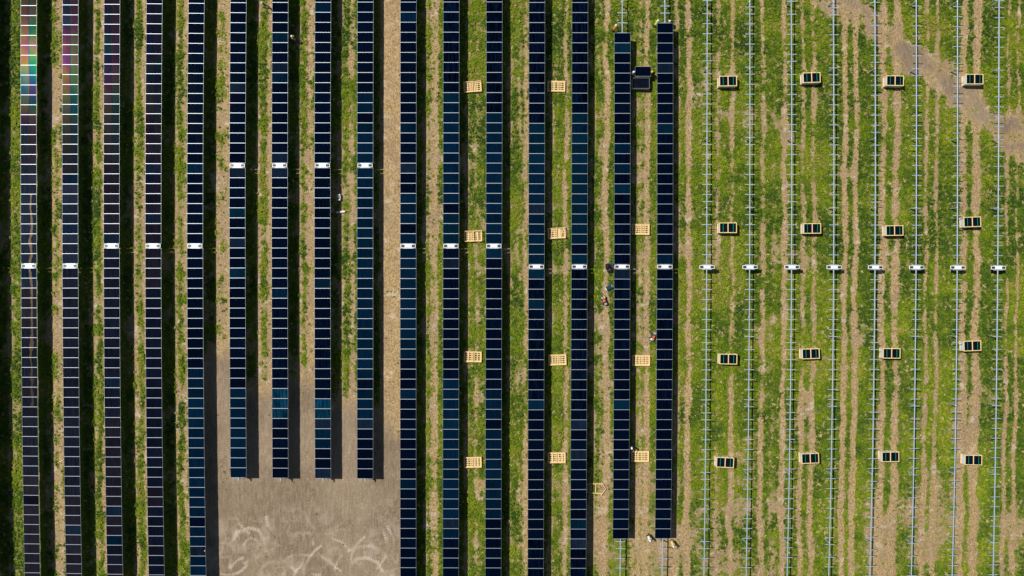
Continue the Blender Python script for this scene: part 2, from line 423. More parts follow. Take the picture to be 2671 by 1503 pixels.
_r = random.Random(21)
for _k in range(20):     # more turning marks along the lower edge
    cx_, cy_, rad, a0, da = _r.uniform(-220, 1000), _r.uniform(1150, 1480), _r.uniform(50, 260), _r.uniform(0, 6.28), _r.uniform(0.6, 1.7)
    MARKS.append([(cx_ + rad * math.cos(a0 + da * q / 6), cy_ + rad * math.sin(a0 + da * q / 6)) for q in range(7)])
sel = np.where(yardbox)
px_s, py_s = PX[sel], PY[sel]
jit = (vnoise(X[sel], Y[sel], 1.2, 5) - 0.5) * 8
tv = np.zeros(px_s.shape)
for k, ml in enumerate(MARKS):
    P = [(670 + a / 2.9, 1003 + b / 2.9) for a, b in ml]; acc = 0.0
    wid = 6.2 if k in (2, 3, 12) else 5.0
    if len(ml) == 2: continue
    for (x0, y0), (x1, y1) in zip(P[:-1], P[1:]):
        L = math.hypot(x1 - x0, y1 - y0); ux, uy = (x1 - x0) / L, (y1 - y0) / L
        s = (px_s - x0) * ux + (py_s - y0) * uy; d = np.abs(-(px_s - x0) * uy + (py_s - y0) * ux + 0.5 * jit)
        ok = (s > -2) & (s < L + 2)
        lug = 0.5 + 0.5 * np.sin((acc + s + 0.8 * d) * 2 * math.pi / 6.2)
        v = np.where(ok, (1 - sstep(wid * 0.35, wid, d)) * (0.25 + 0.75 * sstep(0.2, 0.8, lug)) * sstep(-2, 9, s + acc), 0)
        tv = np.maximum(tv, v); acc += L
tv *= 0.25 + 1.3 * sstep(0.25, 0.8, vnoise(X[sel], Y[sel], 1.4, 9))
u_, v_ = X[sel], Y[sel]
wx = u_ + 3.0 * (fbm(u_, v_, 4.0, 15, 2) - 0.5); wy = v_ + 3.0 * (fbm(u_, v_, 4.0, 19, 2) - 0.5)
rg = 1 - np.abs(2 * vnoise(wx, wy, 2.3, 23) - 1); rg2 = 1 - np.abs(2 * vnoise(wx, wy, 1.1, 29) - 1)
patch = sstep(0.42, 0.62, fbm(u_, v_, 2.8, 33, 3))
sm = (sstep(0.86, 0.98, rg) * 0.45 + sstep(0.78, 0.98, rg2) * 0.5) * patch * sstep(1300, 1400, py_s)
sm *= 0.5 + 0.5 * sstep(0.3, 0.7, vnoise(u_, v_, 0.22, 37))
tread[sel] = np.clip(np.maximum(0.72 * tv, 0.6 * sm) + 0.30 * sstep(0.50, 0.68, fbm(u_, v_, 2.0, 43, 4, 0.65)) * sstep(1290, 1400, py_s), 0, 1)

# fine relief: wheel ruts and clods
relief = 0.05 * (n_fine - 0.5) + 0.05 * (n_mid2 - 0.5) + 0.03 * (n_str - 0.5)
inside = (np.abs(X) < 76) & (np.abs(Y) < 47)
Zg = Z + np.where(inside, relief - 0.03, 0) + np.where(inside, 0.05 * np.clip(cover - 0.4, 0, 0.6), 0)
ny, nx = X.shape
me = bpy.data.meshes.new('ground')
nv = nx * ny
me.vertices.add(nv)
me.vertices.foreach_set('co', np.stack([X, Y, Zg], -1).astype(np.float32).ravel())
i0 = (np.arange(ny - 1)[:, None] * nx + np.arange(nx - 1)[None, :]).ravel()
quads = np.stack([i0, i0 + 1, i0 + 1 + nx, i0 + nx], -1).astype(np.int32)
nq = len(quads)
me.loops.add(nq * 4); me.polygons.add(nq)
me.loops.foreach_set('vertex_index', quads.ravel())
me.polygons.foreach_set('loop_start', np.arange(nq, dtype=np.int32) * 4)
me.polygons.foreach_set('use_smooth', np.ones(nq, bool))
me.update(calc_edges=True)
for nm, arr in (('cover', cover), ('straw', np.clip(straw, 0, 1)), ('soil', soil), ('tread', tread)):
    at = me.attributes.new(nm, 'FLOAT', 'POINT'); at.data.foreach_set('value', arr.astype(np.float32).ravel())

def ground_material():
    m = mat('field_ground', (0.3, 0.25, 0.2), 0.95, 0, 0.15)
    b = m.node_tree.nodes['Principled BSDF']
    at = {}
    for nm in ('cover', 'straw', 'soil', 'tread'):
        a = nd(m, 'ShaderNodeAttribute'); a.attribute_name = nm; at[nm] = a.outputs['Fac']
    geo = nd(m, 'ShaderNodeNewGeometry')
    def noise(sc, det=3, st=(1, 1, 1), rgh=0.6):
        mp = nd(m, 'ShaderNodeMapping'); mp.inputs['Scale'].default_value = st
        lk(m, geo.outputs['Position'], mp.inputs[0])
        n = nd(m, 'ShaderNodeTexNoise'); n.inputs['Scale'].default_value = sc; n.inputs['Detail'].default_value = det
        n.inputs['Roughness'].default_value = rgh
        lk(m, mp.outputs[0], n.inputs[0]); return n.outputs[0]
    def rng(v, a, c, lo=0.0, hi=1.0, smooth=True):
        r = nd(m, 'ShaderNodeMapRange'); 
        if smooth: r.interpolation_type = 'SMOOTHSTEP'
        r.inputs['From Min'].default_value = a; r.inputs['From Max'].default_value = c
        r.inputs['To Min'].default_value = lo; r.inputs['To Max'].default_value = hi
        lk(m, v, r.inputs[0]); return r.outputs[0]
    def madd(v, k, add):
        n = nd(m, 'ShaderNodeMath', operation='MULTIPLY_ADD'); n.inputs[1].default_value = k
        lk(m, v, n.inputs[0])
        if isinstance(add, (int, float)): n.inputs[2].default_value = add
        else: lk(m, add, n.inputs[2])
        return n.outputs[0]
    def mix(f, c1, c2):
        n = nd(m, 'ShaderNodeMix'); n.data_type = 'RGBA'
        for s, c in ((n.inputs[6], c1), (n.inputs[7], c2)):
            if isinstance(c, tuple): s.default_value = (*c, 1)
            else: lk(m, c, s)
        if isinstance(f, (int, float)): n.inputs[0].default_value = f
        else: lk(m, f, n.inputs[0])
        return n.outputs[2]
    nf = noise(5.0, 4, rgh=0.7); ng = noise(2.3, 4, rgh=0.65); nl = noise(0.12, 3); nsp = noise(4.5, 3, rgh=0.8)
    nst = noise(1.4, 4, (3.5, 0.5, 1), 0.7)
    straws = noise(3.6, 3, (1.6, 1.1, 1), 0.8)
    # soil
    s1 = mix(rng(nst, 0.35, 0.65), (0.190, 0.139, 0.093), (0.300, 0.225, 0.153))
    s1 = mix(rng(nl, 0.42, 0.60), mix(0.30, s1, (0.165, 0.122, 0.082)), mix(0.35, s1, (0.335, 0.262, 0.175)))
    s1 = mix(rng(ng, 0.55, 0.75, 0, 0.5), s1, (0.36, 0.25, 0.11))
    dry = mix(rng(straws, 0.34, 0.66), (0.23, 0.140, 0.055), (0.52, 0.385, 0.205))
    soilc = mix(rng(at['soil'], 0.25, 0.85), mix(rng(at['straw'], 0.15, 0.75), mix(0.55, s1, dry), dry), s1)
    soilc = mix(rng(nsp, 0.60, 0.72, 0, 0.7), soilc, (0.62, 0.52, 0.39))
    soilc = mix(rng(nsp, 0.42, 0.28, 0, 0.6), soilc, (0.10, 0.07, 0.035))
    npale = noise(0.75, 4, rgh=0.7)
    pk = nd(m, 'ShaderNodeMath', operation='MULTIPLY'); lk(m, rng(npale, 0.57, 0.66, 0, 0.65), pk.inputs[0]); lk(m, madd(at['soil'], -0.8, 1.0), pk.inputs[1])
    soilc = mix(pk.outputs[0], soilc, (0.56, 0.465, 0.365))
    soilc = mix(rng(noise(1.9, 4, rgh=0.75), 0.62, 0.72, 0, 0.55), soilc, (0.42, 0.29, 0.12))
    soilc = mix(madd(at['tread'], 0.95, 0.0), soilc, (0.52, 0.44, 0.35))
    # low green growth between the tufts
    g1 = mix(rng(nf, 0.36, 0.64), (0.048, 0.086, 0.007), (0.165, 0.225, 0.009))
    g2 = mix(rng(ng, 0.50, 0.68, 0, 0.75), g1, (0.27, 0.205, 0.075))
    fac = madd(nf, 0.85, madd(ng, 0.75, madd(at['cover'], 1.0, -0.80)))
    fac = rng(fac, 0.42, 0.62)
    col = mix(fac, soilc, g2)
    lk(m, col, b.inputs['Base Color'])
    bu = nd(m, 'ShaderNodeBump'); bu.inputs['Strength'].default_value = 0.9; bu.inputs['Distance'].default_value = 0.10
    hgt = madd(nf, 0.6, madd(nsp, 0.4, madd(at['tread'], 0.5, 0.0)))
    lk(m, hgt, bu.inputs['Height']); lk(m, bu.outputs[0], b.inputs['Normal'])
    return m
me.materials.append(ground_material())
tag(link('ground', me), kind='structure')

# ------------------------------------------------------------------ grass tufts (one object, instanced by geometry nodes)
def tuft_mesh(seed, n, flat):
    rs = random.Random(seed); mb = MB()
    for k in range(n):
        a = rs.uniform(0, 2 * math.pi); L = rs.uniform(0.6, 1.15); wd = rs.uniform(0.10, 0.2); lean = rs.uniform(0.45, 1.0) * flat
        bx, by = rs.uniform(-.25, .25), rs.uniform(-.25, .25)
        dx, dy = math.cos(a), math.sin(a); ox, oy = -dy * wd / 2, dx * wd / 2
        h1 = 0.42 * L; h2 = (0.75 - 0.35 * lean) * L
        p0 = (bx, by, -0.05); p1 = (bx + dx * 0.35 * L * lean, by + dy * 0.35 * L * lean, h1); p2 = (bx + dx * L * lean, by + dy * L * lean, h2)
        mb.add([(p0[0] - ox, p0[1] - oy, p0[2]), (p0[0] + ox, p0[1] + oy, p0[2]), (p1[0] + ox * 1.3, p1[1] + oy * 1.3, p1[2]),
                (p1[0] - ox * 1.3, p1[1] - oy * 1.3, p1[2]), (p2[0], p2[1], p2[2])], [(0, 1, 2, 3), (3, 2, 4)])
    return mb

def leaf_material():
    m = mat('grass_blades', (0.06, 0.1, 0.01), 0.75, 0, 0.2)
    b = m.node_tree.nodes['Principled BSDF']
    a = nd(m, 'ShaderNodeAttribute'); a.attribute_name = 'tint'; a.attribute_type = 'INSTANCER'
    r = nd(m, 'ShaderNodeValToRGB'); cr = r.color_ramp
    stops = [(0.0, (0.030, 0.075, 0.010)), (0.3, (0.066, 0.125, 0.009)), (0.52, (0.130, 0.205, 0.006)), (0.72, (0.245, 0.320, 0.006)), (0.84, (0.30, 0.245, 0.055)), (1.0, (0.54, 0.41, 0.21))]
    cr.elements[0].position = 0; cr.elements[0].color = (*stops[0][1], 1)
    cr.elements[1].position = 1; cr.elements[1].color = (*stops[-1][1], 1)
    for p, c in stops[1:-1]:
        e = cr.elements.new(p); e.color = (*c, 1)
    lk(m, a.outputs['Fac'], r.inputs[0]); lk(m, r.outputs[0], b.inputs['Base Color'])
    return m
LEAF = leaf_material()

rs = np.random.RandomState(3)
NP_ = 330000
tx = rs.uniform(-70, 70, NP_); ty = rs.uniform(-41, 41, NP_)
def sample(arr, x, y):
    ix = np.clip(np.searchsorted(gx, x), 1, nx - 1); iy = np.clip(np.searchsorted(gy, y), 1, ny - 1)
    return arr[iy, ix]
tc_ = sample(cover, tx, ty)
prob = sstep(0.42, 0.85, tc_ + 0.22 * (rs.rand(NP_) - 0.5))
keep = rs.rand(NP_) < 0.012 + 0.06 * (tc_ > 0.15) + prob * 0.9
tpx = CX + tx * F / (H0 - zt(tx, ty) - HP); tpy = CY - ty * F / (H0 - zt(tx, ty) - HP)
for i in range(1, 17):       # nothing to see right under the tables
    xc = np.polyval(COEF[i], np.clip(tpy, -60, 1560))
    keep &= ~((np.abs(tpx - xc) < 14) & ((i < 15) | (tpy > 110)))
tx, ty, tc_ = tx[keep], ty[keep], tc_[keep]
nk = len(tx)
tz = sample(Zg, tx, ty)
hue = fbm(tx, ty, 5.5, 131, 3, 0.6); hue2 = fbm(tx, ty, 1.4, 141, 2)
tint = np.clip(0.41 + 1.25 * (hue - 0.5) + 0.6 * (hue2 - 0.5) + 0.34 * (rs.rand(nk) - 0.5) + 0.30 * np.clip(0.66 - tc_, 0, 0.6), 0, 1)
dryk = rs.rand(nk) < 0.09 + 0.35 * np.clip(0.6 - tc_, 0, 1)
tint = np.minimum(np.maximum(tint, 0.45 * np.clip(0.75 - tc_, 0, 0.6) / 0.6), 0.8); tint = np.where(dryk, 0.86 + 0.14 * rs.rand(nk), tint)
size = (0.12 + 0.24 * rs.rand(nk) ** 2.0) * (0.75 + 0.5 * np.clip(tc_, 0, 1))
gm = bpy.data.meshes.new('grass')
gm.vertices.add(nk)
gm.vertices.foreach_set('co', np.stack([tx, ty, tz], -1).astype(np.float32).ravel())
for nm, arr in (('tint', tint), ('size', size), ('turn', rs.rand(nk) * 6.283)):
    a_ = gm.attributes.new(nm, 'FLOAT', 'POINT'); a_.data.foreach_set('value', arr.astype(np.float32))
gk = gm.attributes.new('kind_index', 'INT', 'POINT'); gk.data.foreach_set('value', rs.randint(0, 4, nk).astype(np.int32))
grass = tag(link('grass', gm), kind='stuff')
ng_ = bpy.data.node_groups.new('grass_tufts', 'GeometryNodeTree')
ng_.interface.new_socket('Geometry', in_out='INPUT', socket_type='NodeSocketGeometry')
ng_.interface.new_socket('Geometry', in_out='OUTPUT', socket_type='NodeSocketGeometry')
N = ng_.nodes; Lk = ng_.links
gi = N.new('NodeGroupInput'); go = N.new('NodeGroupOutput')
iop = N.new('GeometryNodeInstanceOnPoints')
join = N.new('GeometryNodeGeometryToInstance')
# tuft shapes live inside the node group as mesh primitives read from hidden meshes stored in one collection
tcol = bpy.data.collections.new('tuft_shapes')
for k in range(4):
    o = bpy.data.objects.new('grass_tuft', tuft_mesh(k + 1, 9 + 2 * k, 0.7 + 0.12 * k).mesh('grass_tuft', LEAF))
    tcol.objects.link(o)
ci = N.new('GeometryNodeCollectionInfo'); ci.inputs['Collection'].default_value = tcol
ci.inputs['Separate Children'].default_value = True; ci.inputs['Reset Children'].default_value = True
def nattr(nm, typ='FLOAT'):
    n = N.new('GeometryNodeInputNamedAttribute'); n.data_type = typ; n.inputs['Name'].default_value = nm
    return n.outputs['Attribute']
iop.inputs['Pick Instance'].default_value = True
cmb = N.new('ShaderNodeCombineXYZ'); Lk.new(nattr('turn'), cmb.inputs[2])
Lk.new(gi.outputs[0], iop.inputs['Points']); Lk.new(ci.outputs[0], iop.inputs['Instance'])
Lk.new(nattr('kind_index', 'INT'), iop.inputs['Instance Index'])
Lk.new(cmb.outputs[0], iop.inputs['Rotation']); Lk.new(nattr('size'), iop.inputs['Scale'])
Lk.new(iop.outputs[0], go.inputs[0])
md = grass.modifiers.new('tufts', 'NODES'); md.node_group = ng_

# ------------------------------------------------------------------ trackers
PW, PL, GAP = 2.02, 1.253, 0.012
PITCH = PL + GAP
g = MB(); g.box((0, 0, 0), (PW - 0.024, PL - 0.036, 0.012))
GLASS = g.mesh('solar_panel', M['glass'])
f_ = MB()
for s in (-1, 1):
    f_.box((0, s * (PL / 2 - 0.0095), -0.012), (PW, 0.019, 0.05))
    f_.box((s * (PW / 2 - 0.005), 0, -0.014), (0.008, PL - 0.05, 0.046))
    f_.box((s * 0.42, 0, -0.03), (0.05, PL - 0.09, 0.03))
FRAME = f_.mesh('panel_frame', M['frame'])
p_ = MB()   # H-section pile
p_.box((0, -0.075, -0.2), (0.11, 0.010, 2.0 * HP - 0.3 - HP + 0.35)); 
p_ = MB()
hp = HP - 0.14
p_.box((-0.07, 0, hp / 2 - 0.15), (0.012, 0.11, hp + 0.3)); p_.box((0.07, 0, hp / 2 - 0.15), (0.012, 0.11, hp + 0.3)); p_.box((0, 0, hp / 2 - 0.15), (0.128, 0.010, hp + 0.298))
POST = p_.mesh('support_post', M['galv'])
b_ = MB()
b_.box((0, 0, hp + 0.0), (0.24, 0.09, 0.03)); b_.lathe([(0.092, -0.045), (0.092, 0.045)], 14, (0, 0, HP - 0.125), rot=Matrix.Rotation(math.pi / 2, 3, 'X'))
BEAR = b_.mesh('bearing', M['galv'])
r_ = MB(); r_.box((0, 0, 0), (1.25, 0.085, 0.035)); r_.box((0, 0, -0.03), (0.30, 0.06, 0.03))
RAIL = r_.mesh('mounting_rail', M['galv'])
d_ = MB()
d_.box((0, 0, 0), (1.90, 0.43, 0.05)); d_.box((0, 0, -0.06), (1.7, 0.34, 0.07))
DRIVE = d_.mesh('drive_cover', M['white'], bevel=0.012)
c_ = MB(); c_.box((0, 0, 0), (0.43, 0.29, 0.012)); CELL = c_.mesh('small_panel', M['cell'])
m_ = MB()
m_.box((0, 0, -0.28), (0.34, 0.30, 0.30)); m_.lathe([(0.13, -0.25), (0.15, -0.2), (0.15, 0.2), (0.13, 0.25)], 14, (0, 0, -0.2), rot=Matrix.Rotation(math.pi / 2, 3, 'X'))
m_.box((0.32, 0, -0.34), (0.34, 0.16, 0.16))
MOTOR = m_.mesh('drive_motor', M['grey'], bevel=0.01)

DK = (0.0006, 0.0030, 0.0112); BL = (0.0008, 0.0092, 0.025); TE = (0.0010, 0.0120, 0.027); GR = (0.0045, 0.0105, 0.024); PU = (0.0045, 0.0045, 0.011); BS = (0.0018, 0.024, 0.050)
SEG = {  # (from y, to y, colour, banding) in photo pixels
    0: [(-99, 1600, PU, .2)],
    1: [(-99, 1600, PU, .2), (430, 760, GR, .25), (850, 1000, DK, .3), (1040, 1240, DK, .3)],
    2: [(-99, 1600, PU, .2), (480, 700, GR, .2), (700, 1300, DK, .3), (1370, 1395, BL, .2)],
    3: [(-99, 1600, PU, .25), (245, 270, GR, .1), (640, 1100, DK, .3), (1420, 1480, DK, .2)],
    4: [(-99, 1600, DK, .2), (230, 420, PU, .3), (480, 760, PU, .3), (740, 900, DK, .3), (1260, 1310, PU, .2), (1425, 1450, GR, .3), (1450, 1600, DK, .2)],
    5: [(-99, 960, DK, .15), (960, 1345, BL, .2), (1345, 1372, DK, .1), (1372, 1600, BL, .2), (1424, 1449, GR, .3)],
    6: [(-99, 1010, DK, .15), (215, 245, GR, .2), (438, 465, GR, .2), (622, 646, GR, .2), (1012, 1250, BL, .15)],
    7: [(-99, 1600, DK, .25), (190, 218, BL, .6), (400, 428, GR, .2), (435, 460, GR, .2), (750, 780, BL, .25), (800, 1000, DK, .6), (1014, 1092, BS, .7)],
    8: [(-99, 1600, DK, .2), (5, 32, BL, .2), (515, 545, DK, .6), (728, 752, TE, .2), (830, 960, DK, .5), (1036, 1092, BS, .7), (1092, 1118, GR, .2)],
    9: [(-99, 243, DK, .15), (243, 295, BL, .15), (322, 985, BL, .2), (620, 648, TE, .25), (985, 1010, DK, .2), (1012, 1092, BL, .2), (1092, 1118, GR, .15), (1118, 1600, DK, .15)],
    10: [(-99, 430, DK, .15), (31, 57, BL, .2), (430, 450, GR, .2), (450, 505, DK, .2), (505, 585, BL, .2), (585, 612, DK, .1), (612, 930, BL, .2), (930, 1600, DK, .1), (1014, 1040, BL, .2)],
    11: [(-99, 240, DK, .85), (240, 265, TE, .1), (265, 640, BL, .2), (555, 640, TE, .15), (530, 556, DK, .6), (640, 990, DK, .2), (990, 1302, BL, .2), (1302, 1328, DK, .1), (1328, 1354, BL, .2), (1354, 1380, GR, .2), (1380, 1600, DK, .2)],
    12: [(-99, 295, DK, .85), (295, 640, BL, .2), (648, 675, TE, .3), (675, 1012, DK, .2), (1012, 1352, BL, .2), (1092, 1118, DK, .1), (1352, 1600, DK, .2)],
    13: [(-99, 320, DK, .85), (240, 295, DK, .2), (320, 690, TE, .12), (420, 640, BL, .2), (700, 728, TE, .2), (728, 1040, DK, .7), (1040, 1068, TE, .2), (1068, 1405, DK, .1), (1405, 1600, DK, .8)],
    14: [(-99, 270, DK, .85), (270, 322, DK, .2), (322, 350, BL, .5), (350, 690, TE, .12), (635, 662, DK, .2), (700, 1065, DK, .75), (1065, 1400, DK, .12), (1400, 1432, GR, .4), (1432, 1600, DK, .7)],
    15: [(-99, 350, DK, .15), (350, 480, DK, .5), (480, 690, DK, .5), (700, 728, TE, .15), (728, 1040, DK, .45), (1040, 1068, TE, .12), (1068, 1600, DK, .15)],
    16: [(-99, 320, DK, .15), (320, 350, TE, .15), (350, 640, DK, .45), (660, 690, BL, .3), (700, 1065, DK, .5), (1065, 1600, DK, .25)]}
RNG = random.Random(12)
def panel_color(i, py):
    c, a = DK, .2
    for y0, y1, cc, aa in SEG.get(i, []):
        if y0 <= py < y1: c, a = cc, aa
    if 1 <= i <= 4:      # greyish sun sheen of the left rows, painted into the panel colour
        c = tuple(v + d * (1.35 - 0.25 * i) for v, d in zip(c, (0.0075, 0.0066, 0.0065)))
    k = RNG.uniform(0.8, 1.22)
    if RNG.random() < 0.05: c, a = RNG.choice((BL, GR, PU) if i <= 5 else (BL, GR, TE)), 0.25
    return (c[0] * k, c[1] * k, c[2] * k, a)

ORD = ['', 'first', 'second', 'third', 'fourth', 'fifth', 'sixth', 'seventh', 'eighth', 'ninth', 'tenth', 'eleventh', 'twelfth', 'thirteenth', 'fourteenth', 'fifteenth', 'sixteenth']
LAB = {0: 'dark solar tracker row just past the left edge of the photo',
       1: 'panelled tracker row with vivid rainbow sheen at its top, leftmost row in the photo',
       2: 'panelled tracker row with green and magenta sheen at its top, second from left',
       3: 'panelled tracker row with faint purplish sheen, third from left, white drive at mid height',
       4: 'dark panelled tracker row with a few brownish panels, fourth from left',
       5: 'panelled tracker row turning blue near the bottom, fifth from left beside the dirt yard',
       6: 'panelled tracker row ending above the bare dirt yard, leftmost of the four short rows',
       7: 'panelled tracker row ending above the dirt yard, second of the four short rows',
       8: 'panelled tracker row ending above the dirt yard, third of the four short rows',
       9: 'mostly blue tracker row ending above the dirt yard, rightmost of the four short rows',
       10: 'full length panelled tracker row along the right edge of the bare dirt yard',
       11: 'panelled tracker row on the left side of the left column of empty pallet crates',
       12: 'panelled tracker row on the right side of the left column of empty pallet crates',
       13: 'panelled tracker row on the left side of the middle column of empty pallet crates',
       14: 'panelled tracker row on the right side of the middle column of empty pallet crates',
       15: 'half finished tracker row with its panels starting lower down beside workers carrying a panel',
       16: 'half finished tracker row, last panelled one, with two workers at its top end',
       17: 'bare tracker row without panels, first one right of the last panelled row',
       18: 'bare tracker row without panels, right beside the first column of full panel crates',
       19: 'bare tracker row without panels, left of the second column of full panel crates',
       20: 'bare tracker row without panels, right of the second column of full panel crates',
       21: 'bare tracker row without panels, left of the third column of full panel crates',
       22: 'bare tracker row without panels, right of the third column of full panel crates',
       23: 'bare tracker row without panels, left of the last column of full panel crates',
       24: 'bare tracker row without panels, rightmost row in the photo'}
PANEL_Y = {6: (-60, 1240), 7: (-60, 1240), 8: (-60, 1240), 9: (-60, 1240), 15: (92, 1398), 16: (66, 1398)}
RAIL_GAPS = [178, 360, 541, 878, 1058, 1237, 1417, 3]
def build_row(i):
    dy = ROWS[i][4]
    dpt = W(row_px(i, dy), dy, HP); y0 = dpt.y
    base = row_pt(i, y0, 0)
    root = thing('solar_tracker_row' if i <= 16 else 'bare_tracker_row', LAB[i], 'solar tracker' if i <= 16 else 'tracker frame', base, 0,
                 'solar tracker rows carrying panels' if i <= 16 else 'bare tracker rows without panels')
    def pyof(y): return CY - y * F / (H0 - float(zt(base.x, y)) - HP)
    pr = PANEL_Y.get(i, (-60, 1562)) if i <= 16 else (9999, -9999)
    lo_y, hi_y = [], []
    def at(y, h=HP):
        p = row_pt(i, y, h) - base
        a = row_pt(i, y - 0.5); b = row_pt(i, y + 0.5); d = b - a
        return p, (math.atan2(d.z, d.y), 0, -math.atan2(d.x, d.y))
    for sgn in (1, -1):
        y = y0 + sgn * (0.30 + PL / 2)
        while True:
            py = pyof(y)
            if py < -64 or py > 1566 or (i in (6, 7, 8, 9) and py > 1246): break
            p, rot = at(y)
            if pr[0] <= py <= pr[1]:
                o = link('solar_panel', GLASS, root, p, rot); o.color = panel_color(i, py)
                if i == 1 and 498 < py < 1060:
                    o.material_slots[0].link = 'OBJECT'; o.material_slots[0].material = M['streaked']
                link('panel_frame', FRAME, o)
            else:
                yy = y - sgn * (PL / 2 + GAP / 2)
                q, rot = at(yy, HP - 0.05)
                near = [g for g in RAIL_GAPS if abs(pyof(yy) - g) < 12]
                if near:          # bearings push the neighbouring rail aside
                    q, rot = at(yy + sgn * 0.38 * (1 if (i % 2) else -1), HP - 0.05)
                link('mounting_rail', RAIL, root, q, rot)
            y += sgn * PITCH
    ends = [CY, CY]
    top = 37.6 + 3.5; bot = -(37.6 + 3.5)
    if i in (6, 7, 8, 9):
        ylast = min(c.location.y for c in root.children) + base.y
        bot = ylast - PL / 2 - 0.42
    ys = np.linspace(top, bot, 40)
    mb = MB(); mb.tube([row_pt(i, float(v), HP - 0.115) - base for v in ys], 0.073, 8)
    part('torque_tube', mb, M['galv'], root, smooth=False)
    for gpy in RAIL_GAPS + [dy + (4 if abs(dy - 696) < 6 else 0)]:
        yv = W(row_px(i, gpy), gpy, HP).y
        if yv < bot + 0.2: continue
        q = row_pt(i, yv, 0) - base
        po = link('support_post', POST, root, q); link('bearing', BEAR, po)
    if i in (6, 7, 8, 9):
        q = row_pt(i, bot + 0.25, 0) - base
        po = link('support_post', POST, root, q); link('bearing', BEAR, po)
    q, rot = at(y0, HP + 0.03)
    dc = link('drive_cover', DRIVE, root, q, rot)
    for s in (-1, 1): link('small_panel', CELL, dc, (s * 0.66, 0, 0.029))
    link('drive_motor', MOTOR, root, at(y0)[0], rot)
    for sg in (-1, 1):
        q, rot = at(y0 + sg * 0.262, HP - 0.045); link('mounting_rail', RAIL, root, q, rot)
    return root
for i in range(25): build_row(i)

# ------------------------------------------------------------------ full crates of panels
def full_crate(px, py, deg, label, group='full crates of solar panels'):
    p = W(px, py, 0)
    root = thing('panel_crate', label, 'crate', p, R(deg), group)
    L, D, Hh = 2.24, 1.32, 1.16
    b = MB()
    for yy in (-0.56, 0, 0.56): b.box((0, yy, 0.06), (L - 0.04, 0.10, 0.12))
    for k in range(5): b.box((-1.0 + 0.5 * k, 0, 0.133), (0.14, D - 0.02, 0.022))
    part('pallet_base', b, M['pine'], root)
    b = MB(); b.box((0, 0, 0.62), (L - 0.16, D - 0.17, 0.95)); part('panel_stack', b, M['stack'], root)
    for s in (-1, 1):
        b = MB(); b.box((s * (L / 2 - 0.055), 0, 0.62), (0.02, D - 0.16, 0.94)); part('end_sheet', b, M['wrap'], root)
        b = MB(); b.box((0, s * (D / 2 - 0.055), 0.60), (L - 0.18, 0.02, 0.90)); part('side_sheet', b, M['wrap'], root)
    for sx in (-1, 1):
        for sy in (-1, 1):
            b = MB(); b.box((sx * (L / 2 - 0.035), sy * (D / 2 - 0.035), 0.63), (0.07, 0.07, 0.97)); part('corner_post', b, M['pine'], root)
        b = MB(); b.box((sx * (L / 2 - 0.035), 0, 0.18), (0.075, D - 0.14, 0.10)); part('end_rail', b, M['pine'], root)
    b = MB()
    for s in (-1, 1):
        b.box((0, s * (D / 2 - 0.045), Hh - 0.022), (L, 0.09, 0.044)); b.box((s * (L / 2 - 0.045), 0, Hh - 0.020), (0.09, D - 0.18, 0.044))
    b.box((0, 0, Hh - 0.018), (0.10, D - 0.18, 0.044))
    part('top_frame', b, M['pine'], root)
    for s in (-0.62, 0.66):
        b = MB(); b.box((s, 0, Hh + 0.006), (0.05, D + 0.01, 0.010))
        for q in (-1, 1): b.box((s, q * (D / 2 + 0.004), Hh / 2 + 0.05), (0.062, 0.008, Hh - 0.1))
        part('strap', b, M['strap'], root)
    return root
M['stack'] = noisy('stacked_panel_edges', (0.0015, 0.003, 0.009), (0.004, 0.007, 0.016), 3, rough=0.5); M['stack'].node_tree.nodes['Principled BSDF'].inputs['Specular IOR Level'].default_value = 0.03

# top-face centres measured in the photo; converted to the ground below
COLN = ['leftmost', 'second', 'third', 'rightmost']
ROWN = ['topmost', 'second from top', 'third from top', 'lowest']
CR = [[(1899.2, 211.5, 1), (1899, 594.3, 0), (1900, 937, -1), (1891.5, 1206.7, -2.5)],
      [(2117.3, 202.5, 2), (2118.7, 596, 0.5), (2115, 923, 2), (2113.5, 1196, 2)],
      [(2335, 210.5, -1), (2333.5, 601.5, 1), (2326, 922, -0.5), (2323, 1192, 0.5)],
      [(2542.5, 206.5, 0), (2536.5, 579, 2), (2536.7, 902.5, 2), (2539.5, 1200.5, -1)]]
for c, colm in enumerate(CR):
    for r, (px, py, dg) in enumerate(colm):
        px_b = CX + (px - CX) * (1 - 1.15 / H0); py_b = CY + (py - CY) * (1 - 1.15 / H0)
        full_crate(px_b, py_b, dg, 'full pine crate of dark panels, %s in the %s column of crates' % (ROWN[r], COLN[c]))

